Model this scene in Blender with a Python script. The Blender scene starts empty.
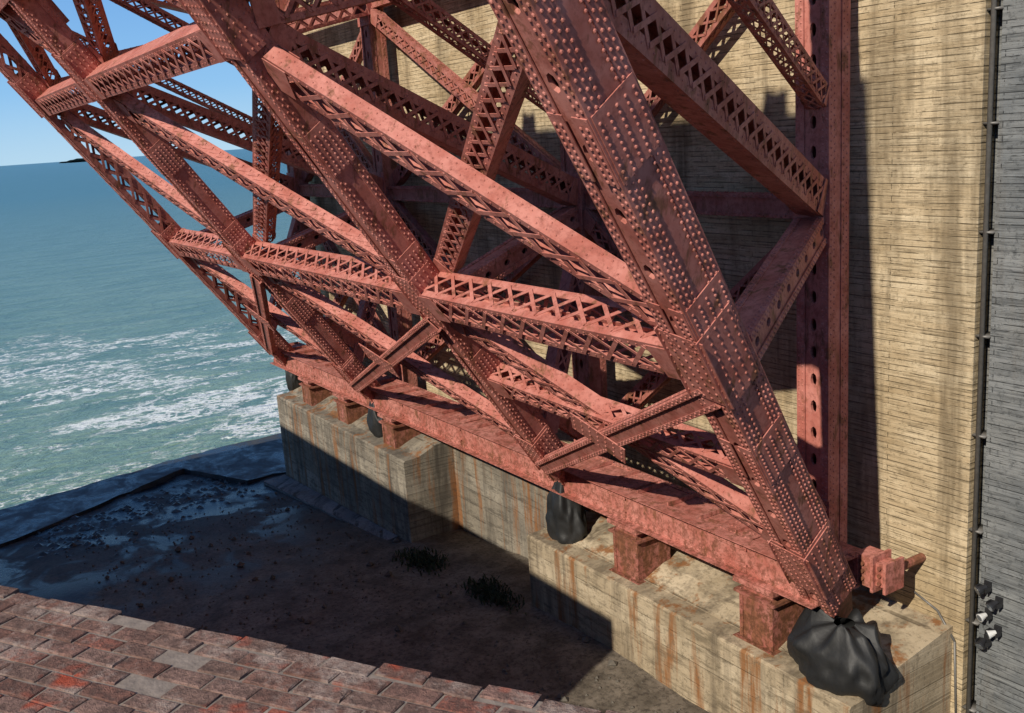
import bpy, math, random
from mathutils import Vector as V, Matrix, noise
random.seed(7)
scene=bpy.context.scene
# ------------------------------------------------------------------ frames
ORG=V((7.79,23.4,0)); ANG=math.atan2(.848,-.53)     # local x = along wall (seaward), y = out of wall, z = up
D2=V((math.cos(ANG),math.sin(ANG),0)); W2=V((-math.sin(ANG),math.cos(ANG),0))

# ------------------------------------------------------------------ node helpers
def newmat(name):
    m=bpy.data.materials.new(name); m.use_nodes=True
    nt=m.node_tree; b=nt.nodes['Principled BSDF']; return m,nt,b
def N(nt,t): return nt.nodes.new(t)
def lk(nt,a,b): nt.links.new(a,b)
def coords(nt,swz=None,scale=(1,1,1)):
    tc=N(nt,'ShaderNodeTexCoord'); src=tc.outputs['Object']
    if swz:
        sp=N(nt,'ShaderNodeSeparateXYZ'); lk(nt,src,sp.inputs[0])
        cb=N(nt,'ShaderNodeCombineXYZ')
        for i,c in enumerate(swz):
            if c in 'XYZ': lk(nt,sp.outputs[c],cb.inputs[i])
        src=cb.outputs[0]
    mp=N(nt,'ShaderNodeMapping'); mp.inputs['Scale'].default_value=scale
    lk(nt,src,mp.inputs['Vector']); return mp.outputs[0]
def noi(nt,vec,scale,detail=3,rough=.6,dist=0):
    n=N(nt,'ShaderNodeTexNoise'); n.inputs['Scale'].default_value=scale
    n.inputs['Detail'].default_value=detail; n.inputs['Roughness'].default_value=rough
    n.inputs['Distortion'].default_value=dist
    if vec: lk(nt,vec,n.inputs['Vector'])
    return n.outputs['Fac']
def ramp(nt,fac,stops):
    r=N(nt,'ShaderNodeValToRGB'); e=r.color_ramp.elements
    while len(e)<len(stops): e.new(.5)
    for i,(p,c) in enumerate(stops):
        e[i].position=p; e[i].color=(c+(1,)) if isinstance(c,tuple) else (c,c,c,1)
    lk(nt,fac,r.inputs[0]); return r.outputs[0]
def mix(nt,fac,a,b,mode='MIX'):
    m=N(nt,'ShaderNodeMix'); m.data_type='RGBA'; m.blend_type=mode
    for sock,val in ((m.inputs[0],fac),(m.inputs[6],a),(m.inputs[7],b)):
        if isinstance(val,(int,float)): sock.default_value=val
        elif isinstance(val,tuple): sock.default_value=val+(1,) if len(val)==3 else val
        else: lk(nt,val,sock)
    return m.outputs[2]
def math_(nt,op,a,b=None):
    m=N(nt,'ShaderNodeMath'); m.operation=op
    for i,val in enumerate((a,b)):
        if val is None: continue
        if isinstance(val,(int,float)): m.inputs[i].default_value=val
        else: lk(nt,val,m.inputs[i])
    return m.outputs[0]
def bump(nt,h,b,strength=.5,dist=.02):
    n=N(nt,'ShaderNodeBump'); n.inputs['Strength'].default_value=strength; n.inputs['Distance'].default_value=dist
    lk(nt,h,n.inputs['Height']); lk(nt,n.outputs[0],b.inputs['Normal'])

# ------------------------------------------------------------------ materials
def mat_steel(name,dark=1.0,rusty=0.0):
    m,nt,b=newmat(name)
    c=coords(nt)
    n1=noi(nt,c,1.1,3,.75); n2=noi(nt,c,6,3,.8); n3=noi(nt,coords(nt,None,(1,1,.35)),2.4,4,.75)
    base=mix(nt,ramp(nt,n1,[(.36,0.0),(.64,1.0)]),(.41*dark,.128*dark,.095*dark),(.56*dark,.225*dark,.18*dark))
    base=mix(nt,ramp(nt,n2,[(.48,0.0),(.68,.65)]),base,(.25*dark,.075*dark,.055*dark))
    rust=ramp(nt,n3,[(.55-.14*rusty,0.0),(.65-.1*rusty,.85)])
    base=mix(nt,rust,base,mix(nt,n2,(.29,.115,.05),(.08,.038,.026)))
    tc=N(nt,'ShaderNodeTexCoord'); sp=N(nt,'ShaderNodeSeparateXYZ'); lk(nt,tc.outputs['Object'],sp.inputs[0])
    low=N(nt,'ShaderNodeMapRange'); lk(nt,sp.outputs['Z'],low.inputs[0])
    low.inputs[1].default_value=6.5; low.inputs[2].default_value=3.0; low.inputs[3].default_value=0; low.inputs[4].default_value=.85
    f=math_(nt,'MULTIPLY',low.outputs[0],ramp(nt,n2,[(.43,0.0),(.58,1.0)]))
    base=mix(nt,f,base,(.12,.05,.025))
    lk(nt,base,b.inputs['Base Color'])
    b.inputs['Specular IOR Level'].default_value=.25; b.inputs['Roughness'].default_value=.68
    return m
def mat_concrete(name,ca,cb,board=.15,stain=.5,swz='XZ0',rust=0.0,dk=(.12,.09,.055),bw=7.3,seam=.8,gs=14):
    m,nt,b=newmat(name)
    c3=coords(nt)
    wob=coords(nt,swz)
    br=N(nt,'ShaderNodeTexBrick'); lk(nt,wob,br.inputs['Vector'])
    br.inputs['Scale'].default_value=1; br.inputs['Brick Width'].default_value=bw; br.inputs['Row Height'].default_value=board
    br.inputs['Mortar Size'].default_value=.015; br.inputs['Mortar Smooth'].default_value=.6; br.offset=.37
    br.inputs['Color1'].default_value=(.22,.22,.22,1); br.inputs['Color2'].default_value=(.9,.9,.9,1); br.inputs['Mortar'].default_value=(.5,.5,.5,1)
    grain=noi(nt,coords(nt,swz,(.55,gs,1)),1.0,4,.8,.15)
    big=noi(nt,c3,.33,4,.75,.3)
    col=mix(nt,ramp(nt,big,[(.36,0.0),(.60,1.0)]),ca,cb)
    col=mix(nt,.3,col,br.outputs['Color'],'SOFT_LIGHT')
    col=mix(nt,ramp(nt,grain,[(.36,.75),(.50,0.0)]),col,tuple(x*.42 for x in ca))
    sm=math_(nt,'MULTIPLY',br.outputs['Fac'],ramp(nt,noi(nt,coords(nt,swz,(.9,5,1)),1.2,3,.8),[(.45,0.0),(.54,1.0)]))
    col=mix(nt,math_(nt,'MULTIPLY',sm,seam),col,tuple(x*.25 for x in ca))
    streak=noi(nt,coords(nt,None,(.9,.9,.10)),1.0,4,.75,.3)
    col=mix(nt,math_(nt,'MULTIPLY',ramp(nt,streak,[(.48,0.0),(.66,1.0)]),stain),col,dk)
    if rust>0:
        rs=noi(nt,coords(nt,None,(1.5,1.5,.14)),1.0,4,.7,.1)
        col=mix(nt,math_(nt,'MULTIPLY',ramp(nt,rs,[(.52,0.0),(.63,1.0)]),rust),col,(.24,.10,.035))
    pit=noi(nt,c3,6,4,.85)
    col=mix(nt,ramp(nt,pit,[(.34,.7),(.48,0.0)]),col,tuple(x*.42 for x in ca))
    lk(nt,col,b.inputs['Base Color']); b.inputs['Roughness'].default_value=.95; b.inputs['Specular IOR Level'].default_value=.1
    bump(nt,math_(nt,'SUBTRACT',math_(nt,'ADD',grain,math_(nt,'MULTIPLY',pit,.4)),math_(nt,'MULTIPLY',sm,.8)),b,.8,.03)
    return m
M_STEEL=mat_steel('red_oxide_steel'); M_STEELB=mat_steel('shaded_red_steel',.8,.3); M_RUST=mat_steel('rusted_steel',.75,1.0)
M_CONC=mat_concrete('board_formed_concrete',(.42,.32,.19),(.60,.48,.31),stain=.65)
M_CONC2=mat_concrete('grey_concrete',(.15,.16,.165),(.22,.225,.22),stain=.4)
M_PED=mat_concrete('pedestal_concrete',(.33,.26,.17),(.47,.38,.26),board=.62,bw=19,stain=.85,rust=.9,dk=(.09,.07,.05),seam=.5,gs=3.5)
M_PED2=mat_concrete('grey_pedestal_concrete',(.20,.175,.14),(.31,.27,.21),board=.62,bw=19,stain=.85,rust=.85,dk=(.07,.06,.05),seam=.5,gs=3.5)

def flatmat(name,col,rough=.6,metal=0,nscale=8,var=.4,bs=.2):
    m,nt,b=newmat(name); c=coords(nt); n=noi(nt,c,nscale,3,.6)
    lk(nt,mix(nt,n,tuple(x*(1-var) for x in col),tuple(min(1,x*(1+var)) for x in col)),b.inputs['Base Color'])
    b.inputs['Roughness'].default_value=rough; b.inputs['Metallic'].default_value=metal
    bump(nt,n,b,bs,.02); return m
M_TARP=flatmat('black_tarpaulin',(.014,.014,.014),.6,nscale=5,var=.5,bs=.6)
M_PIPE=flatmat('galvanised_pipe',(.16,.15,.135),.5,.3)
M_WHITE=flatmat('white_enamel',(.6,.6,.58),.45,var=.2)
M_BLACK=flatmat('black_fitting',(.02,.02,.022),.4)
M_GLASS=flatmat('lamp_lens',(.12,.14,.16),.08,var=.1)
M_STONE=flatmat('stone',(.11,.095,.075),.9,nscale=12,bs=.6)
M_WROCK=flatmat('wet_rock',(.03,.032,.03),.35,nscale=6,bs=.6)
M_WEED=flatmat('weed_leaf',(.045,.06,.025),.9)
M_LAND=flatmat('headland_scrub',(.10,.14,.15),.95,nscale=.01)

# ------------------------------------------------------------------ mesh builder
class MB:
    def __init__(s): s.v=[];s.f=[];s.m=[]
    def add(s,vs,fs,mi=0):
        o=len(s.v); s.v.extend([tuple(x) for x in vs]); s.f.extend([tuple(i+o for i in f) for f in fs]); s.m.extend([mi]*len(fs))
    def obox(s,c,a,u,v,la,lu,lv,mi=0):
        A=a*(la/2);U=u*(lu/2);W=v*(lv/2)
        vs=[c-A-U-W,c+A-U-W,c+A+U-W,c-A+U-W,c-A-U+W,c+A-U+W,c+A+U+W,c-A+U+W]
        s.add(vs,[(3,2,1,0),(4,5,6,7),(0,1,5,4),(1,2,6,5),(2,3,7,6),(3,0,4,7)],mi)
    def box(s,x0,x1,y0,y1,z0,z1,mi=0):
        s.obox(V(((x0+x1)/2,(y0+y1)/2,(z0+z1)/2)),V((1,0,0)),V((0,1,0)),V((0,0,1)),x1-x0,y1-y0,z1-z0,mi)
    def bar(s,p0,p1,v,w,t,mi=0):
        a=p1-p0; L=a.length; a=a/L; u=a.cross(v).normalized(); vv=u.cross(a)
        s.obox((p0+p1)/2,a,u,vv,L,w,t,mi)
    def rivet(s,p,n,a,r,mi=0):
        b=n.cross(a)
        vs=[p+(a*math.cos(k*1.0472)+b*math.sin(k*1.0472))*r for k in range(6)]
        vs+= [p+(a*math.cos(k*2.0944)+b*math.sin(k*2.0944))*r*.55+n*r*.62 for k in range(3)]
        s.add(vs,[(0,1,6),(1,2,7,6),(2,3,7),(3,4,8,7),(4,5,8),(5,0,6,8),(6,7,8)],mi)
    def rivrow(s,p,a,L,n,sp,r,mi=0,start=0.0):
        k=int((L-start)/sp)
        for i in range(k+1): s.rivet(p+a*(start+i*sp),n,a,r*random.uniform(.9,1.08),mi)
    def cyl(s,p0,p1,r,n=10,mi=0,r1=None):
        if r1 is None:r1=r
        a=(p1-p0).normalized(); u=a.orthogonal().normalized(); w=a.cross(u)
        vs=[p0+(u*math.cos(6.2832*k/n)+w*math.sin(6.2832*k/n))*r for k in range(n)]+[p1+(u*math.cos(6.2832*k/n)+w*math.sin(6.2832*k/n))*r1 for k in range(n)]
        s.add(vs,[(k,(k+1)%n,n+(k+1)%n,n+k) for k in range(n)]+[tuple(range(n))[::-1],tuple(range(n,2*n))],mi)
    def obj(s,name,mats,parent=None,smooth=False):
        me=bpy.data.meshes.new(name); me.from_pydata(s.v,[],s.f)
        for m in mats: me.materials.append(m)
        me.polygons.foreach_set('material_index',s.m)
        if smooth: me.polygons.foreach_set('use_smooth',[True]*len(s.f))
        me.update(); o=bpy.data.objects.new(name,me); scene.collection.objects.link(o)
        if parent: o.parent=parent
        return o
def place(o): o.location=ORG; o.rotation_euler=(0,0,ANG); return o
def empty(name,local=True):
    e=bpy.data.objects.new(name,None); e.empty_display_size=.5; scene.collection.objects.link(e)
    if local: place(e)
    return e

# ------------------------------------------------------------------ steel members
def fr(p0,p1,vh):
    a=p1-p0; L=a.length; a=a/L; u=a.cross(vh).normalized(); v=u.cross(a).normalized(); return a,u,v,L
def lace(mb,p0,p1,vh,W=.8,D=.7,side='solid',bar=.085,fl=.15,riv=True,pitch=None,mi=0,cut=0.0):
    a,u,v,L=fr(p0,p1,vh); p0=p0+a*cut; p1=p1-a*cut; L-=2*cut; c=(p0+p1)/2
    for sg in (-1,1):
        if side=='solid': mb.obox(c+u*sg*(W/2),a,u,v,L,.03,D,mi)
        for tg in (-1,1):
            mb.obox(c+u*sg*(W/2-fl/2+.02)+v*tg*(D/2+.012),a,u,v,L,fl,.024,mi)
            if side!='solid': mb.obox(c+u*sg*(W/2)+v*tg*(D/2-fl/2),a,u,v,L,.024,fl,mi)
            if riv: mb.rivrow(p0+u*sg*(W/2-fl/2+.01)+v*(D/2+.024)*tg,a,L,v*tg,.24,.028,mi,.1)
        if riv and side=='solid':
            for tg in (-1,1): mb.rivrow(p0+u*sg*(W/2+.015)+v*tg*(D/2-.08),a,L,u*sg,.24,.028,mi,.2)
    n=max(2,round(L/(pitch or W*.95))); st=L/n
    for tg in (-1,1):
        for i in range(n):
            for k in (0,1):
                e0=(-1 if k==0 else 1)*(W/2-fl*.6)
                q0=p0+a*(i*st)+u*e0+v*tg*(D/2+.034+.016*k); q1=p0+a*((i+1)*st)-u*e0+v*tg*(D/2+.034+.016*k)
                mb.bar(q0,q1,v,bar,.014,mi)
        for e in (0.35,L-.35): mb.obox(p0+a*e+v*tg*(D/2+.066),a,u,v,.7,W+.02,.02,mi)
    if side!='solid':
        n2=max(2,round(L/(D*1.1))); st=L/n2
        for sg in (-1,1):
            for i in range(n2):
                for k in (0,1):
                    e0=(-1 if k==0 else 1)*(D/2-fl*.6)
                    mb.bar(p0+a*(i*st)+v*e0+u*sg*(W/2+.02+.016*k),p0+a*((i+1)*st)-v*e0+u*sg*(W/2+.02+.016*k),u,bar,.014,mi)
def holeplate(mb,p0,a,u,n,L,W,pitch,rx,ry,mi=0):
    k=max(1,round(L/pitch)); st=L/k
    for i in range(k):
        c=p0+a*(st*(i+.5)); h=st/2; w=W/2
        outer=[c+a*h+u*w*0, c+a*h+u*w, c+u*w, c-a*h+u*w, c-a*h, c-a*h-u*w, c-u*w, c+a*h-u*w]
        inner=[c+a*ry*math.cos(t)+u*rx*math.sin(t) for t in [q*math.pi/4 for q in range(8)]]
        deep=[x-n*.08 for x in inner]
        mb.add(outer+inner+deep,[(j,(j+1)%8,8+(j+1)%8,8+j) for j in range(8)]+[(8+j,8+(j+1)%8,16+(j+1)%8,16+j) for j in range(8)],mi)
def boxm(mb,p0,p1,vh,W=1.1,D=1.1,holes=None,rs=.2,rr=.035,splice=4.2,fl=.2,mi=0,siderows=2):
    a,u,v,L=fr(p0,p1,vh); c=(p0+p1)/2
    for sg in (-1,1): mb.obox(c+u*sg*(W/2-.02),a,u,v,L,.04,D,mi)
    mb.obox(c-v*(D/2-.05),a,u,v,L,W-.09,.03,mi)
    if holes: holeplate(mb,p0+v*(D/2-.02),a,u,v,L,W-.09,holes[0],holes[1],holes[2],mi)
    else: mb.obox(c+v*(D/2-.03),a,u,v,L,W-.09,.03,mi)
    for sg in (-1,1):
        for tg in (-1,1):
            mb.obox(c+u*sg*(W/2-fl/2+.025)+v*tg*(D/2+.014),a,u,v,L,fl,.026,mi)
            mb.obox(c+u*sg*(W/2+.012)+v*tg*(D/2-fl/2-.001),a,u,v,L,.024,fl,mi)
        for r in range(2):
            mb.rivrow(p0+u*sg*(W/2-fl*(.25+.45*r)+.02)+v*(D/2+.027),a,L,v,rs,rr,mi,.05+.5*rs*r)
        for r in range(siderows):
            for tg in (-1,1):
                mb.rivrow(p0+u*sg*(W/2+.024)+v*tg*(D/2-fl*(.25+.45*r)),a,L,u*sg,rs,rr,mi,.05+.5*rs*r)
    if splice:
        k=int(L/splice)
        for i in range(k):
            e=splice*(i+.6)
            if e>L-.8: break
            for sg in (-1,1):
                mb.obox(p0+a*e+u*sg*(W/2+.036),a,u,v,1.3,.022,D*.96,mi)
                for r in range(5):
                    mb.rivrow(p0+a*(e-.58)+u*sg*(W/2+.047)+v*(D*.40*(r-2)/2),a,1.16,u*sg,.13,rr,mi)
            for j in (-1,1):
                mb.obox(p0+a*e+u*j*(W/2-fl*.6)+v*(D/2+.038),a,u,v,1.3,fl*1.2,.02,mi)
                for r in (0,1): mb.rivrow(p0+a*(e-.58)+u*j*(W/2-fl*(.3+.5*r))+v*(D/2+.048),a,1.16,v,.13,rr,mi)
def gusset(mb,c,a,u,v,la,lu,t=.022,mi=0,rows=(7,4)):
    pts=[(-1,-1),(1,-1),(1,1),(-1,1)]
    f=[c+a*(x*la/2)+u*(y*lu/2)+v*t/2 for x,y in pts]; b=[q-v*t for q in f]
    mb.add(f+b,[(0,1,2,3),(7,6,5,4)]+[(i,4+i,4+(i+1)%4,(i+1)%4) for i in range(4)],mi)
    R,C=rows
    for x in range(R):
        for y in range(C): mb.rivet(c+v*t/2+a*(la*.44*(2*x/(R-1)-1))+u*(lu*.42*(2*y/(C-1)-1)),v,a,.034,mi)

SX=[-.12,10.8,25.7,36.8]; CXO=[1.42,.6,.3,.2]; Z0=3.5
def CP(s,h): return V((s-.291*h,.772*h,Z0+h))
def COL(s,h): return V((s+CXO[SX.index(s)],-1.05,Z0+h))
AX=V((-.291,.772,1)).normalized(); NP=V((0,1,-.772)).normalized(); XS=V((1,0,0)); UW=V((0,1,0)); UZ=V((0,0,1))
HT=32
bridge=empty('steel_arch_bridge')
MS=[M_STEEL,M_STEELB,M_RUST]
CW=[.82,.76,.75,.9]; CD=[1.0,.76,.75,.9]
for i,s in enumerate(SX):
    mb=MB(); near=(i==0); W=CW[i]; D=CD[i]
    if i==3:
        lace(mb,CP(s,.8),CP(s,HT),NP,W,D,side='lace',bar=.12,fl=.24,pitch=1.0)
    else:
        boxm(mb,CP(s,.8),CP(s,HT),NP,W,D,holes=(1.3,.10,.18) if near else None,rs=.16 if near else .2,rr=.038 if near else .034,fl=.26 if near else .2,siderows=3 if near else 2)
    a,u,v,L=fr(CP(s,0),CP(s,2),NP)
    t0=CP(s,1.0); t1=CP(s,-.55)
    q=[]
    for c,w,d in ((t0,W*.46,D*.46),(t1,W*.16,D*.2)):
        q+=[c-u*w-v*d,c+u*w-v*d,c+u*w+v*d,c-u*w+v*d]
    mb.add(q,[(3,2,1,0),(4,5,6,7),(0,1,5,4),(1,2,6,5),(2,3,7,6),(3,0,4,7)],2)
    for h in (2.4,8.4,15.4,21.5):
        if near and h==15.4: continue
        gusset(mb,CP(s,h)+v*(D/2+.052),a,u,v,1.9,W*1.35,rows=(9,6))
        for sg in (-1,1): gusset(mb,CP(s,h)+u*sg*(W/2+.06)+v*.12,a,v,u*sg,2.0,D*1.0,rows=(9,5))
    mb.obj('inclined_chord_%d'%(i+1),MS,bridge)
for i,s in enumerate(SX):
    mb=MB()
    if i==0: boxm(mb,COL(s,-.4),COL(s,HT+10),UW,.98,.7,holes=(.72,.10,.17),rs=.17,rr=.032,splice=0,fl=.26)
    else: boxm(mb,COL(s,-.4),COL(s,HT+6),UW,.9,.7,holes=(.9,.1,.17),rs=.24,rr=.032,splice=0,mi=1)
    for h in (1.6,10.1,18.3): gusset(mb,COL(s,h)+UW*.40,UZ,XS,UW,1.9,1.15,.03,rows=(8,5))
    mb.obj('wall_column_%d'%(i+1),MS,bridge)
for i,s in enumerate(SX):
    mb=MB(); side=XS*-1
    boxm(mb,COL(s,9.6)+UW*.4,CP(s,7.9)-NP*.4,side,.6,.7,holes=(1.0,.09,.16),rs=.2,rr=.034,splice=0,fl=.15)
    lace(mb,COL(s,10.3)+UW*.3,CP(s,14.7)-NP*.3,side,.8,.6,side='solid',bar=.1,fl=.26,pitch=.6)
    lace(mb,COL(s,18.3),CP(s,15.2)-NP*.3,side,.9,.7,bar=.1)
    lace(mb,COL(s,18.7),CP(s,21.5),side,.9,.7,bar=.1)
    lace(mb,COL(s,12.6),CP(s,19.5)-NP*.5,side,.45,.45,side='lace',bar=.06,fl=.1)
    boxm(mb,COL(s,1.9)+UW*.3,CP(s,4.9)-NP*.3,side,.5,.5,splice=0,fl=.12,rs=.25)
    if i: lace(mb,COL(s,9.0),CP(s,2.8)-NP*.3,side,.55,.5,bar=.07)
    mb.obj('rib_web_%d'%(i+1),MS,bridge)
for i in range(3):
    a_,b_=SX[i],SX[i+1]; mb=MB()
    for h,W,D in ((8.3,.9,.85),(16.6 if i==0 else 15,.8,.7),(22,.9,.8)):
        lace(mb,CP(a_,h),CP(b_,h),NP,W,D,side='lace' if h==8.3 else 'solid',bar=.1,fl=.17,cut=.45)
    if i==0: lace(mb,CP(a_,5.0),CP(b_,5.4),NP,.7,.55,side='lace',bar=.08,fl=.14,cut=.45)
    lace(mb,CP(b_,8.0),CP(a_,2.4),NP,.8,.36,side='lace' if i else 'solid',bar=.1,fl=.17,cut=.45)
    boxm(mb,CP(b_,2.0)+NP*.45,CP(a_,7.7)+NP*.45,NP,.5,.2,splice=0,fl=.12,rs=.25,rr=.03,siderows=1)
    for h0,h1 in ((8.4,14.4),(15.3,21.5),(22,28)):
        lace(mb,CP(b_,h1)-NP*.1,CP(a_,h0)-NP*.1,NP,.88,.34,side='solid' if i==0 else 'lace',bar=.11,fl=.18,cut=.45)
        if i==2 and h0<10: continue
        lace(mb,CP(b_,h0)-NP*.75,CP(a_,h1+.3)-NP*.75,NP,.6,.5,side='solid' if i==0 else 'lace',bar=.08,fl=.15,cut=.45)
    for h in (18.3,20,24,26,28,30): boxm(mb,CP(a_,h),CP(b_,h),NP,1.3,.8,splice=0,rs=1.0)  # wide struts above the view, added to throw shade on the wall
    for f_ in (.25,.5,.75):
        p=CP(a_,16.6)*(1-f_)+CP(b_,16.6)*f_; q=CP(a_,30)*(1-f_)+CP(b_,30)*f_
        boxm(mb,p-NP*.9,q-NP*.9,NP,.7,.5,splice=0,rs=1.0)
    dg=(CP(a_,2.4)-CP(b_,8.0)).normalized()
    gusset(mb,(CP(a_,5.05)+CP(b_,5.05))/2+NP*.58,dg,NP.cross(dg),NP,1.7,1.0,.03)
    mb.obj('lateral_bracing_and_shade_struts_%d'%(i+1),MS,bridge)
mb=MB()
for i in range(3):
    a_,b_=SX[i],SX[i+1]
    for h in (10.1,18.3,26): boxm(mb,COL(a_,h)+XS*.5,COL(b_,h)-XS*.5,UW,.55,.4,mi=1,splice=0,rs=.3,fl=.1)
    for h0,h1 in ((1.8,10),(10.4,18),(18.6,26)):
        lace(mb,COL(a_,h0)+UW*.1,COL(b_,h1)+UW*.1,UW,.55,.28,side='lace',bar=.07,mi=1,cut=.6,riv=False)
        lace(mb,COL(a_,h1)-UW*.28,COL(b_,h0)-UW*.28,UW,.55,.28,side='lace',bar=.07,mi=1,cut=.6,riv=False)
mb.obj('sway_bracing',MS,bridge)
mb=MB()
GZ=4.65; GW=.45
boxm(mb,V((-.5,GW,GZ)),V((38,GW,GZ)),UW,.85,1.5,rs=.22,rr=.036,splice=5,fl=.2)
x=-.3
while x<37.6:
    mb.box(x,x+.03,GW-.6,GW+.6,GZ+.44,GZ+.56); x+=1.35
mb.box(-.5,38,GW+.6,GW+1.03,GZ+.452,GZ+.475); mb.box(-.5,38,GW+.6,GW+1.0,GZ-.475,GZ-.45)
mb.obj('base_girder',MS,bridge)
mb=MB()
for s in (6.75,1.4,23.2,28.3,32.9):
    z0=2.35
    mb.box(s-.58,s+.58,.1,1.36,z0,3.72,2); mb.box(s-.72,s+.72,-.05,1.52,z0-.02,z0+.10,2)
    mb.box(s-.70,s+.70,0,1.48,3.72,3.80,2); mb.box(s-.5,s+.5,.2,1.3,3.80,4.02,1); mb.box(s-.7,s+.7,0,1.5,4.02,4.15,0)
    for sg in(-1,1):
        mb.box(s+sg*.52-.06,s+sg*.52+.06,1.36,1.39,z0+.10,3.72,2)
        mb.rivrow(V((s+sg*.52,1.39,z0+.2)),UZ,1.3,UW,.16,.03,2)
    mb.rivrow(V((s-.6,1.48,z0+.1)),XS,1.2,UZ,.3,.05,2)
mb.obj('bearing_boxes',MS,bridge)
mb=MB()
mb.box(-.9,-.35,-.9,-.3,4.3,5.1,0); mb.box(-1.25,-.9,-.85,-.35,4.4,5.0,0); mb.box(-.95,-.87,-.95,-.24,4.22,5.18,0); mb.box(-1.32,-1.24,-.95,-.24,4.3,5.1,0)
for z in (4.5,4.7,4.9):
    mb.cyl(V((-1.08,-.35,z)),V((-1.08,-.28,z)),.05,8,2); mb.cyl(V((-.62,-.3,z)),V((-.62,-.23,z)),.05,8,2)
mb.cyl(V((-1.08,-2.0,4.7)),V((-1.08,-.85,4.7)),.12,10,2)
mb.box(-.36,.95,-.85,-.55,4.45,4.95,0)
mb.obj('tie_bracket',MS,bridge)

# ------------------------------------------------------------------ pylon
def prism(mb,poly,s0,s1,mi=0):
    n=len(poly); vs=[V((s0,w,z)) for w,z in poly]+[V((s1,w,z)) for w,z in poly]
    mb.add(vs,[tuple(range(n))[::-1],tuple(range(n,2*n))]+[(i,(i+1)%n,n+(i+1)%n,n+i) for i in range(n)],mi)
pyl=empty('concrete_pylon')
mb=MB(); mb.box(-2.3,39.5,-14,-2,-4,62); mb.obj('main_wall',[M_CONC],pyl)
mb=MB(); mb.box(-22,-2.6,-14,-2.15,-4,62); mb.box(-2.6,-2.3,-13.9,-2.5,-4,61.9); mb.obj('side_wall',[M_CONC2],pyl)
def pedestal(s0,s1,top,mat,zb=-4):
    mb=MB(); prism(mb,[(1.9,zb),(1.9,top-.06),(1.84,top),(1.2,top+.03),(.4,top+.35),(-1.99,top+.75),(-1.99,zb)],s0,s1)
    o=mb.obj('concrete_pedestal',[mat]); place(o); return o
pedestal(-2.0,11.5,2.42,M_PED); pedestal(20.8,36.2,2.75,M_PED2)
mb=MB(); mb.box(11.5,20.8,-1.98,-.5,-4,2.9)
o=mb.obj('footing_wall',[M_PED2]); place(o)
mb=MB()
mb.cyl(V((-2.44,-2.08,-1)),V((-2.44,-2.08,60)),.06,10)
mb.cyl(V((-2.3,-2.3,-1)),V((-2.3,-2.3,60)),.03,8)
z=1
while z<40: mb.box(-2.62,-2.3,-2.5,-2.04,z,z+.05); z+=2.4
pts=[V((-.9,-1.95,3.7)),V((-1.6,-1.93,3.45)),V((-2.1,-1.93,2.8)),V((-2.2,-1.95,.5))]
for p,q in zip(pts[:-1],pts[1:]): mb.cyl(p,q,.03,8)
place(mb.obj('conduit_pipe',[M_PIPE],None,True))
for k,(s,z,m,sc) in enumerate(((-2.8,4.5,0,.75),(-3.1,4.2,0,.7),(-2.85,3.8,1,.6),(-3.1,3.45,1,.6),(-2.85,3.1,0,.7))):
    mb=MB(); c=V((s,-1.88,z))
    mb.box(s-.09,s+.09,-2.15,-2.10,z-.12,z+.12,0)
    mb.cyl(V((s,-2.12,z)),V((s,-1.95,z)),.03,8,0)
    mb.box(s-.15,s-.12,-1.99,-1.82,z-.05,z+.05,0); mb.box(s+.12,s+.15,-1.99,-1.82,z-.05,z+.05,0); mb.box(s-.15,s+.15,-2.02,-1.99,z-.05,z+.05,0)
    d=V((random.uniform(-.2,.8),.75,random.uniform(-.7,-.1))).normalized()
    mb.cyl(c-d*.16*sc,c+d*.12*sc,.09*sc,14,m,.16*sc); mb.cyl(c+d*.12*sc,c+d*.17*sc,.175*sc,14,m); mb.cyl(c+d*.17*sc,c+d*.175*sc,.14*sc,14,2)
    place(mb.obj('floodlight',[M_BLACK,M_WHITE,M_GLASS],None))

# ------------------------------------------------------------------ tarps
def tarp(c,rs,rw,rz,seed,sag=.2):
    n=64;m=34; vs=[];fs=[]
    for j in range(m+1):
        t=j/m; z=rz*(1-2*t)
        prof=.62+.38*math.sin(min(1,t/.55)*math.pi/2) if t<.55 else math.sqrt(max(0.0,1-((t-.55)/.47)**2.6))
        for i in range(n):
            an=6.2832*i/n
            fold=math.sin(an*11+seed+4*t)*.05*(1.1-t)+math.sin(an*5+seed*2-2*t)*.05
            nz=noise.noise(V((math.cos(an)*1.6+seed,math.sin(an)*1.6,z*1.6)))*.22+noise.noise(V((math.cos(an)*5+seed,math.sin(an)*5,z*3)))*.10
            r=prof*(1+fold+nz)
            top=(.22*math.sin(an*3+seed)+.15*math.sin(an*7))*(1-t)**3
            vs.append(V((c[0]+rs*r*math.cos(an),c[1]+rw*r*math.sin(an),c[2]+z+top-sag*(.5+.5*math.sin(an*2+seed))*t)))
    for j in range(m):
        for i in range(n): fs.append((j*n+i,(j+1)*n+i,(j+1)*n+(i+1)%n,j*n+(i+1)%n))
    fs.append(tuple(range(m*n,(m+1)*n))[::-1])
    k=len(vs)
    for i in range(n):
        an=6.2832*i/n; vs.append(V((c[0]+.25*math.cos(an),c[1]-.15+.25*math.sin(an),c[2]+rz*1.02)))
    for i in range(n): fs.append((i,(i+1)%n,k+(i+1)%n,k+i))
    mb=MB(); mb.add(vs,fs); place(mb.obj('black_tarp_cover',[M_TARP],None,True))
tarp((-.95,.95,2.95),1.4,.85,.82,1.0); tarp((10.4,.95,3.2),.75,.6,1.2,2.3); tarp((25.0,.9,3.5),.8,.55,.7,3.1); tarp((36.3,.7,3.6),.45,.5,.8,4.4)

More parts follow.
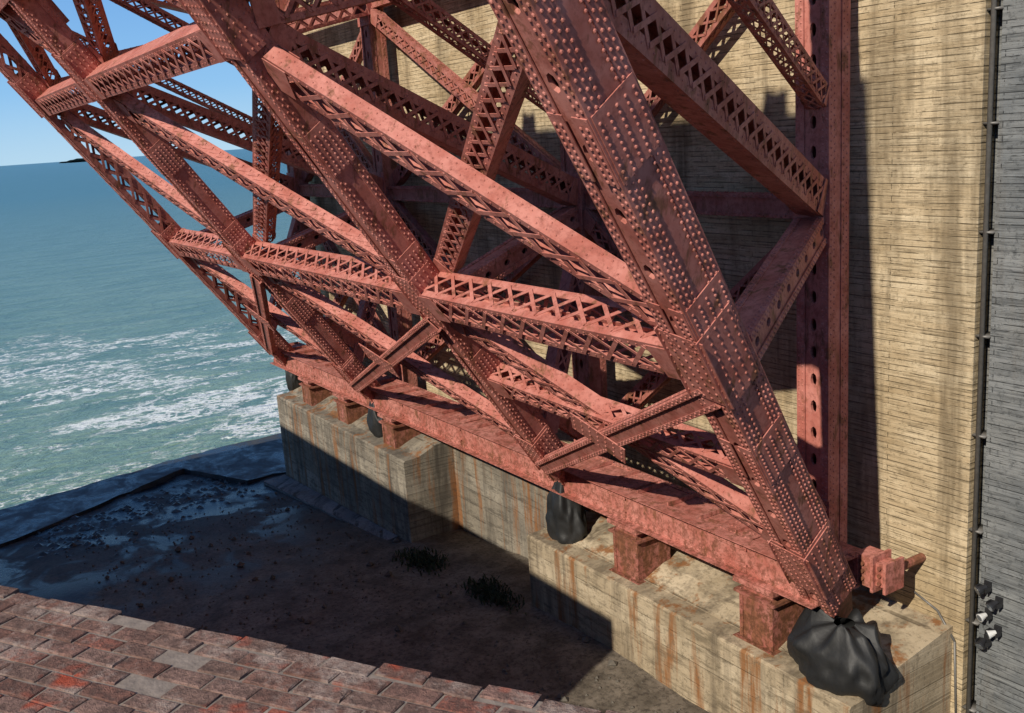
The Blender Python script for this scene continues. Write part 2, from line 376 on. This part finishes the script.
# ------------------------------------------------------------------ ground
def shore(w):
    P=[(-400,60),(-20,46),(-1,44.2),(5.4,43.6),(16,41.4),(22,42),(26,46),(60,48),(400,90)]
    for (a,b),(c,d) in zip(P[:-1],P[1:]):
        if w<=c: return b+(d-b)*(w-a)/(c-a)
    return 90
def gz(s,w):
    z=0 if s<9 else (-(s-9)*2.1/27 if s<36 else -2.1-(s-36)*.03)
    z+=noise.noise(V((s*.35,w*.35,0)))*.13+noise.noise(V((s*1.3,w*1.3,3)))*.05
    e=s-shore(w)-noise.noise(V((s*.5,w*.5,9)))*.5
    if e>0: z-=min(6,e*1.6)
    return z
ss=[-400,-200,-100,-60]+[-40+.5*i for i in range(190)]+[60,90,120]; ww=[-400,-100,-30]+[-15+.5*i for i in range(110)]+[45,60,100,200,400]
mb=MB(); nw=len(ww)
mb.add([V((s,w,gz(s,w))) for s in ss for w in ww],[(i*nw+j,(i+1)*nw+j,(i+1)*nw+j+1,i*nw+j+1) for i in range(len(ss)-1) for j in range(nw-1)])
m,nt,b=newmat('damp_ground'); c=coords(nt)
n1=noi(nt,c,.35,4,.6,.5); n2=noi(nt,c,6,4,.8); n3=noi(nt,c,.9,4,.7)
col=mix(nt,ramp(nt,n3,[(.35,0.0),(.65,1.0)]),(.085,.07,.052),(.21,.175,.135)); col=mix(nt,ramp(nt,n2,[(.38,.7),(.52,0.0)]),col,(.04,.032,.025))
sp=N(nt,'ShaderNodeSeparateXYZ'); tc=N(nt,'ShaderNodeTexCoord'); lk(nt,tc.outputs['Object'],sp.inputs[0])
wet=N(nt,'ShaderNodeMapRange'); lk(nt,sp.outputs['X'],wet.inputs[0]); wet.inputs[1].default_value=19; wet.inputs[2].default_value=33
pud=math_(nt,'MULTIPLY',wet.outputs[0],ramp(nt,n1,[(.44,0.0),(.54,1.0)]))
col=mix(nt,math_(nt,'MULTIPLY',wet.outputs[0],.75),col,(.025,.03,.035)); col=mix(nt,pud,col,(.012,.018,.025))
lk(nt,col,b.inputs['Base Color'])
lk(nt,ramp(nt,pud,[(0,.8),(1,.22)]),b.inputs['Roughness']); b.inputs['Specular IOR Level'].default_value=.25
bump(nt,n2,b,.5,.05)
place(mb.obj('ground',[m],None,True))
m,nt,b=newmat('wet_slab'); c=coords(nt); n1=noi(nt,c,.5,4,.75,.5)
lk(nt,mix(nt,ramp(nt,n1,[(.38,0.0),(.62,1.0)]),(.018,.023,.03),(.06,.063,.066)),b.inputs['Base Color']); lk(nt,ramp(nt,n1,[(.4,.22),(.6,.7)]),b.inputs['Roughness'])
b.inputs['Specular IOR Level'].default_value=.3; bump(nt,noi(nt,c,3,4,.8),b,.4,.04); M_SLAB=m
mb=MB()
poly0=[(37.1,-3),(44.9,-3),(44.6,5),(43.6,10),(42.3,16.5),(41.9,24),(35.6,24),(36.9,16.2),(39.6,10.8),(42.2,6.0),(37.3,3.8)]
poly=[]
for i,(s,w) in enumerate(poly0):
    s2,w2=poly0[(i+1)%len(poly0)]; K=max(1,int(math.hypot(s2-s,w2-w)/.7))
    for j in range(K):
        t=j/K; jit=0 if j==0 else .16
        poly.append((s+(s2-s)*t+random.uniform(-jit,jit),w+(w2-w)*t+random.uniform(-jit,jit)*.4))
n=len(poly); mb.add([V((s,w,-2.0)) for s,w in poly]+[V((s,w,-4.5)) for s,w in poly],[tuple(range(n)),tuple(range(n,2*n))[::-1]]+[(i,n+i,n+(i+1)%n,(i+1)%n) for i in range(n)])
place(mb.obj('quay_slab',[M_SLAB]))
mb=MB()
mb.add([V((22,1.95,-.95)),V((36.3,1.95,-1.85)),V((36.3,3.2,-1.92)),V((22,2.5,-1.02)),V((22,1.95,-3)),V((36.3,1.95,-3)),V((36.3,3.2,-3)),V((22,2.5,-3))],[(0,3,2,1),(3,7,6,2),(0,4,7,3),(1,2,6,5)])
place(mb.obj('footing_apron',[M_CONC2]))
mb=MB()
for k in range(1400):
    s=random.uniform(-2,34); w=random.uniform(2.2,14)
    r=random.uniform(.02,.07)*(1+2*(random.random()<.08)); c=V((s,w,gz(s,w)+r*.3))
    vs=[c+V((random.uniform(.7,1.2)*x,random.uniform(.7,1.2)*y,random.uniform(.5,.9)*z))*r for x,y,z in ((1,0,0),(0,1,0),(-1,0,0),(0,-1,0),(0,0,1),(0,0,-1))]
    mb.add(vs,[(0,1,4),(1,2,4),(2,3,4),(3,0,4),(1,0,5),(2,1,5),(3,2,5),(0,3,5)])
place(mb.obj('rubble',[M_STONE]))
mb=MB()
for k in range(520):
    if k<300: w=random.uniform(4,15); s=34.8+random.gauss(0,1.5)+(9-abs(w-7))*.3
    else: w=random.uniform(-1,16.5); s=shore(w)+random.gauss(.5,.5)
    r=random.uniform(.06,.26); c=V((s,w,gz(s,w) if k<300 else max(gz(s,w),-3.0)))
    vs=[c+V((random.uniform(.6,1.3)*x,random.uniform(.6,1.3)*y,random.uniform(.3,.7)*z))*r for x,y,z in ((1,0,0),(.7,.7,.3),(0,1,0),(-1,0,0),(-.7,-.6,.3),(0,-1,0),(0,0,1))]
    mb.add(vs,[(0,1,6),(1,2,6),(2,3,6),(3,4,6),(4,5,6),(5,0,6)])
place(mb.obj('shore_rocks',[M_WROCK]))
for cs,cw in ((18.3,2.6),(13.4,2.4)):
    mb=MB()
    for k in range(450):
        r=random.gauss(0,.7); q=random.gauss(0,.3); b0=V((cs+r,cw+q,gz(cs+r,cw+q))); an=random.uniform(0,6.28); h=random.uniform(.08,.25)
        d=V((math.cos(an),math.sin(an),0)); e=V((-d.y,d.x,0))*.025; tip=b0+d*h*.7+UZ*h
        mb.add([b0-e,b0+e,(b0+tip)/2+e*1.5+UZ*.05,tip,(b0+tip)/2-e*1.5+UZ*.05],[(0,1,2,3,4)])
    place(mb.obj('weed_clump',[M_WEED]))

# ------------------------------------------------------------------ sea
m,nt,b=newmat('sea_water'); c=coords(nt)
dd=N(nt,'ShaderNodeVectorMath'); dd.operation='LENGTH'; lk(nt,c,dd.inputs[0])
far=N(nt,'ShaderNodeMapRange'); lk(nt,dd.outputs['Value'],far.inputs[0]); far.inputs[1].default_value=40; far.inputs[2].default_value=600
near=mix(nt,noi(nt,c,.05,3,.6),(.18,.285,.205),(.26,.36,.26))
farc=mix(nt,noi(nt,coords(nt,None,(.01,.002,1)),1,3,.6),(.055,.17,.20),(.07,.205,.23))
fp=math_(nt,'POWER',far.outputs[0],.6)
col=mix(nt,fp,near,farc)
swell=noi(nt,coords(nt,None,(.30,.09,1)),1,4,.7,.6); chop=noi(nt,coords(nt,None,(1.4,.7,1)),1,4,.75,.5)
col=mix(nt,ramp(nt,swell,[(.38,.6),(.58,0.0)]),col,(.07,.165,.15))
sp=N(nt,'ShaderNodeSeparateXYZ'); lk(nt,c,sp.inputs[0])
fz=N(nt,'ShaderNodeMapRange'); lk(nt,sp.outputs['X'],fz.inputs[0]); fz.inputs[1].default_value=130; fz.inputs[2].default_value=66
sz=N(nt,'ShaderNodeMapRange'); lk(nt,sp.outputs['X'],sz.inputs[0]); sz.inputs[1].default_value=54; sz.inputs[2].default_value=42; sz.inputs[4].default_value=.9
foam1=noi(nt,coords(nt,None,(.11,.045,1)),1,3,.6,1.2)
n_=N(nt,'ShaderNodeTexVoronoi'); n_.feature='DISTANCE_TO_EDGE'; n_.inputs['Scale'].default_value=1
nn=N(nt,'ShaderNodeTexNoise'); nn.inputs['Scale'].default_value=.8; nn.inputs['Detail'].default_value=3; lk(nt,c,nn.inputs['Vector'])
cc=coords(nt,None,(.42,.22,1)); 
va=N(nt,'ShaderNodeVectorMath'); va.operation='MULTIPLY_ADD'; lk(nt,nn.outputs['Color'],va.inputs[0]); va.inputs[1].default_value=(2.2,2.2,0); lk(nt,cc,va.inputs[2])
lk(nt,va.outputs[0],n_.inputs['Vector'])
lines=ramp(nt,n_.outputs['Distance'],[(0.0,1.0),(.13,0.0)])
foam2=noi(nt,coords(nt,None,(.9,.5,1)),1.1,4,.8,1.2)
zone=math_(nt,'MAXIMUM',math_(nt,'MULTIPLY',ramp(nt,foam1,[(.39,0.0),(.58,1.0)]),fz.outputs[0]),sz.outputs[0])
ff=math_(nt,'ADD',math_(nt,'MULTIPLY',lines,.6),math_(nt,'MULTIPLY',ramp(nt,foam2,[(.42,0.0),(.68,1.0)]),.8))
foam=ramp(nt,math_(nt,'MULTIPLY',ff,zone),[(.20,0.0),(.50,1.0)])
col=mix(nt,math_(nt,'MULTIPLY',foam,.9),col,(.76,.79,.77))
lk(nt,col,b.inputs['Base Color']); lk(nt,ramp(nt,foam,[(0,.3),(1,.8)]),b.inputs['Roughness'])
b.inputs['Specular IOR Level'].default_value=.3
h=math_(nt,'ADD',math_(nt,'MULTIPLY',swell,1.3),math_(nt,'MULTIPLY',chop,.5))
bump(nt,h,b,1.0,.7)
mb=MB(); R=40000; mb.add([V((-R,-R,-3)),V((R,-R,-3)),V((R,R,-3)),V((-R,R,-3))],[(0,1,2,3)]); place(mb.obj('sea',[m]))
mb=MB(); vs=[];n=40; base=V((-3500,8600,-3))
for i in range(n+1):
    t=i/n; x=base.x-210+420*t; hgt=42*math.sin(t*math.pi)**.6*(.45+.55*t)+noise.noise(V((t*9,0,0)))*6
    vs+=[V((x,base.y+x*-.1,-3)),V((x,base.y+60,max(0,hgt))),V((x,base.y+300,-3))]
mb.add(vs,[(3*i,3*i+3,3*i+4,3*i+1) for i in range(n)]+[(3*i+1,3*i+4,3*i+5,3*i+2) for i in range(n)]); mb.obj('headland',[M_LAND],None,True)

# ------------------------------------------------------------------ fort
m,nt,b=newmat('old_brick')
geo=N(nt,'ShaderNodeNewGeometry'); c=coords(nt)
rnd=geo.outputs['Random Per Island']; nf=noi(nt,c,24,5,.85); nm=noi(nt,c,4,5,.8); nl=noi(nt,c,1.7,4,.75)
col=ramp(nt,rnd,[(0,(.21,.105,.08)),(.3,(.25,.14,.11)),(.6,(.23,.145,.115)),(.85,(.29,.18,.145)),(1,(.29,.095,.065))])
col=mix(nt,ramp(nt,nf,[(.42,.8),(.58,0.0)]),col,(.10,.065,.055))
col=mix(nt,ramp(nt,nm,[(.50,0.0),(.62,.75)]),col,(.37,.29,.245))
col=mix(nt,ramp(nt,nl,[(.55,0.0),(.61,.85)]),col,(.38,.07,.035))
lk(nt,col,b.inputs['Base Color']); b.inputs['Roughness'].default_value=.95; b.inputs['Specular IOR Level'].default_value=.1
bump(nt,math_(nt,'ADD',nf,math_(nt,'MULTIPLY',nm,.8)),b,1.0,.018); M_BR=m
m,nt,b=newmat('brick_wall_face'); c=coords(nt,'XZ0')
br=N(nt,'ShaderNodeTexBrick'); lk(nt,c,br.inputs['Vector']); br.inputs['Scale'].default_value=1; br.inputs['Brick Width'].default_value=.22; br.inputs['Row Height'].default_value=.075; br.inputs['Mortar Size'].default_value=.008
br.inputs['Color1'].default_value=(.26,.11,.075,1); br.inputs['Color2'].default_value=(.2,.09,.06,1); br.inputs['Mortar'].default_value=(.2,.17,.14,1)
lk(nt,br.outputs[0],b.inputs['Base Color']); b.inputs['Roughness'].default_value=.95; M_BRW=m
M_MORT=flatmat('mortar',(.22,.18,.15),.95,nscale=20,bs=.5)
fort=empty('brick_fort',False)
E=V((-.894,.447,0)).normalized(); fa=math.atan2(E.y,E.x); fort.location=(.18,2.52,0); fort.rotation_euler=(0,0,fa)
mb=MB(); mb.box(-14,53,.03,30,-4,14.30,1); mb.box(-14,53,.0,.029,-4,14.22,0)
mb.obj('wall',[M_BRW,M_MORT],fort)
mb=MB()
for j in range(32):
    BH=.078; BL=.185
    y0=j*BH; off=(j%2)*BL/2+random.uniform(-.02,.02)
    for i in range(-14,54):
        x0=i*BL+off
        if j==0 and random.random()<.06: continue
        dz=random.uniform(-.0025,.0025)-(.010 if random.random()<.07 else 0); jx=random.uniform(-.003,.003); jy=random.uniform(-.002,.002)-(random.uniform(-.012,.012) if j==0 else 0)
        x1=x0+BL-.012; y1=y0+BH-.010; z1=14.40+dz; ch=.004
        X0,X1,Y0,Y1=x0+jx,x1+jx,y0+jy,y1+jy
        r=lambda:random.uniform(-.004,.004)
        q=lambda:random.uniform(-.0012,.0012)
        vs=[V((X0,Y0,14.2)),V((X1,Y0,14.2)),V((X1,Y1,14.2)),V((X0,Y1,14.2)),
            V((X0+r(),Y0+r(),z1-ch)),V((X1+r(),Y0+r(),z1-ch)),V((X1+r(),Y1+r(),z1-ch)),V((X0+r(),Y1+r(),z1-ch)),
            V((X0+ch+r(),Y0+ch+r(),z1+q())),V((X1-ch+r(),Y0+ch+r(),z1+q())),V((X1-ch+r(),Y1-ch+r(),z1+q())),V((X0+ch+r(),Y1-ch+r(),z1+q()))]
        mb.add(vs,[(0,1,5,4),(1,2,6,5),(2,3,7,6),(3,0,4,7),(4,5,9,8),(5,6,10,9),(6,7,11,10),(7,4,8,11),(8,9,10,11)])
mb.box(-3,10,.014,2.4,14.2,14.393,1)
mb.obj('parapet_bricks',[M_BR,M_MORT],fort)
mb=MB(); mb.box(-.6,34.5,20.5,46,-4,14.6)  # unseen bastion, added and sized so its shadow covers quay and ground
bo=mb.obj('shade_bastion',[M_BRW]); bo.parent=fort
bpy.context.view_layer.update()
bo.matrix_world=Matrix.Translation(ORG)@Matrix.Rotation(ANG,4,'Z')

# ------------------------------------------------------------------ camera
P=math.radians(12.75); r=math.radians(4.0)
F=V((0,math.cos(P),-math.sin(P))); U0=V((0,math.sin(P),math.cos(P))); R0=V((1,0,0))
R_=R0*math.cos(r)-U0*math.sin(r); U_=U0*math.cos(r)+R0*math.sin(r)
cd=bpy.data.cameras.new('camera'); cam=bpy.data.objects.new('camera',cd); scene.collection.objects.link(cam)
mw=Matrix((R_,U_,-F)).transposed().to_4x4(); mw.translation=V((0,0,16)); cam.matrix_world=mw
cd.sensor_width=36; cd.lens=36*1000/1024; cd.clip_start=.1; cd.clip_end=120000; scene.camera=cam
# ------------------------------------------------------------------ light
el=math.radians(34); Lh=(D2*.374-W2*.927).normalized(); trav=Lh*math.cos(el)-UZ*math.sin(el)
sd=bpy.data.lights.new('sun','SUN'); sd.energy=5.0; sd.angle=math.radians(.5); sd.color=(1,.92,.79)
so=bpy.data.objects.new('sun',sd); scene.collection.objects.link(so); so.rotation_euler=trav.to_track_quat('-Z','Y').to_euler(); so.location=(0,0,60)
w=bpy.data.worlds.new('World'); scene.world=w; w.use_nodes=True; nt=w.node_tree
sky=nt.nodes.new('ShaderNodeTexSky'); sky.sky_type='NISHITA'; sky.sun_disc=False; sky.sun_elevation=el; sky.sun_rotation=math.atan2(-Lh.x,-Lh.y)
sky.air_density=1.0; sky.dust_density=.2; sky.ozone_density=2.0
tc=N(nt,'ShaderNodeTexCoord'); sp=N(nt,'ShaderNodeSeparateXYZ'); lk(nt,tc.outputs['Generated'],sp.inputs[0])
g=ramp(nt,sp.outputs['Z'],[(0.0,(.44,.70,.92)),(.06,(.25,.54,.90)),(.2,(.12,.34,.78)),(.6,(.05,.14,.38))])
gm=N(nt,'ShaderNodeVectorMath'); gm.operation='SCALE'; gm.inputs['Scale'].default_value=10; lk(nt,g,gm.inputs[0])
bg=nt.nodes['Background']; lk(nt,mix(nt,.88,sky.outputs[0],gm.outputs[0]),bg.inputs[0]); bg.inputs[1].default_value=.1
scene.view_settings.view_transform='Standard'; scene.view_settings.look='None'; scene.view_settings.exposure=0
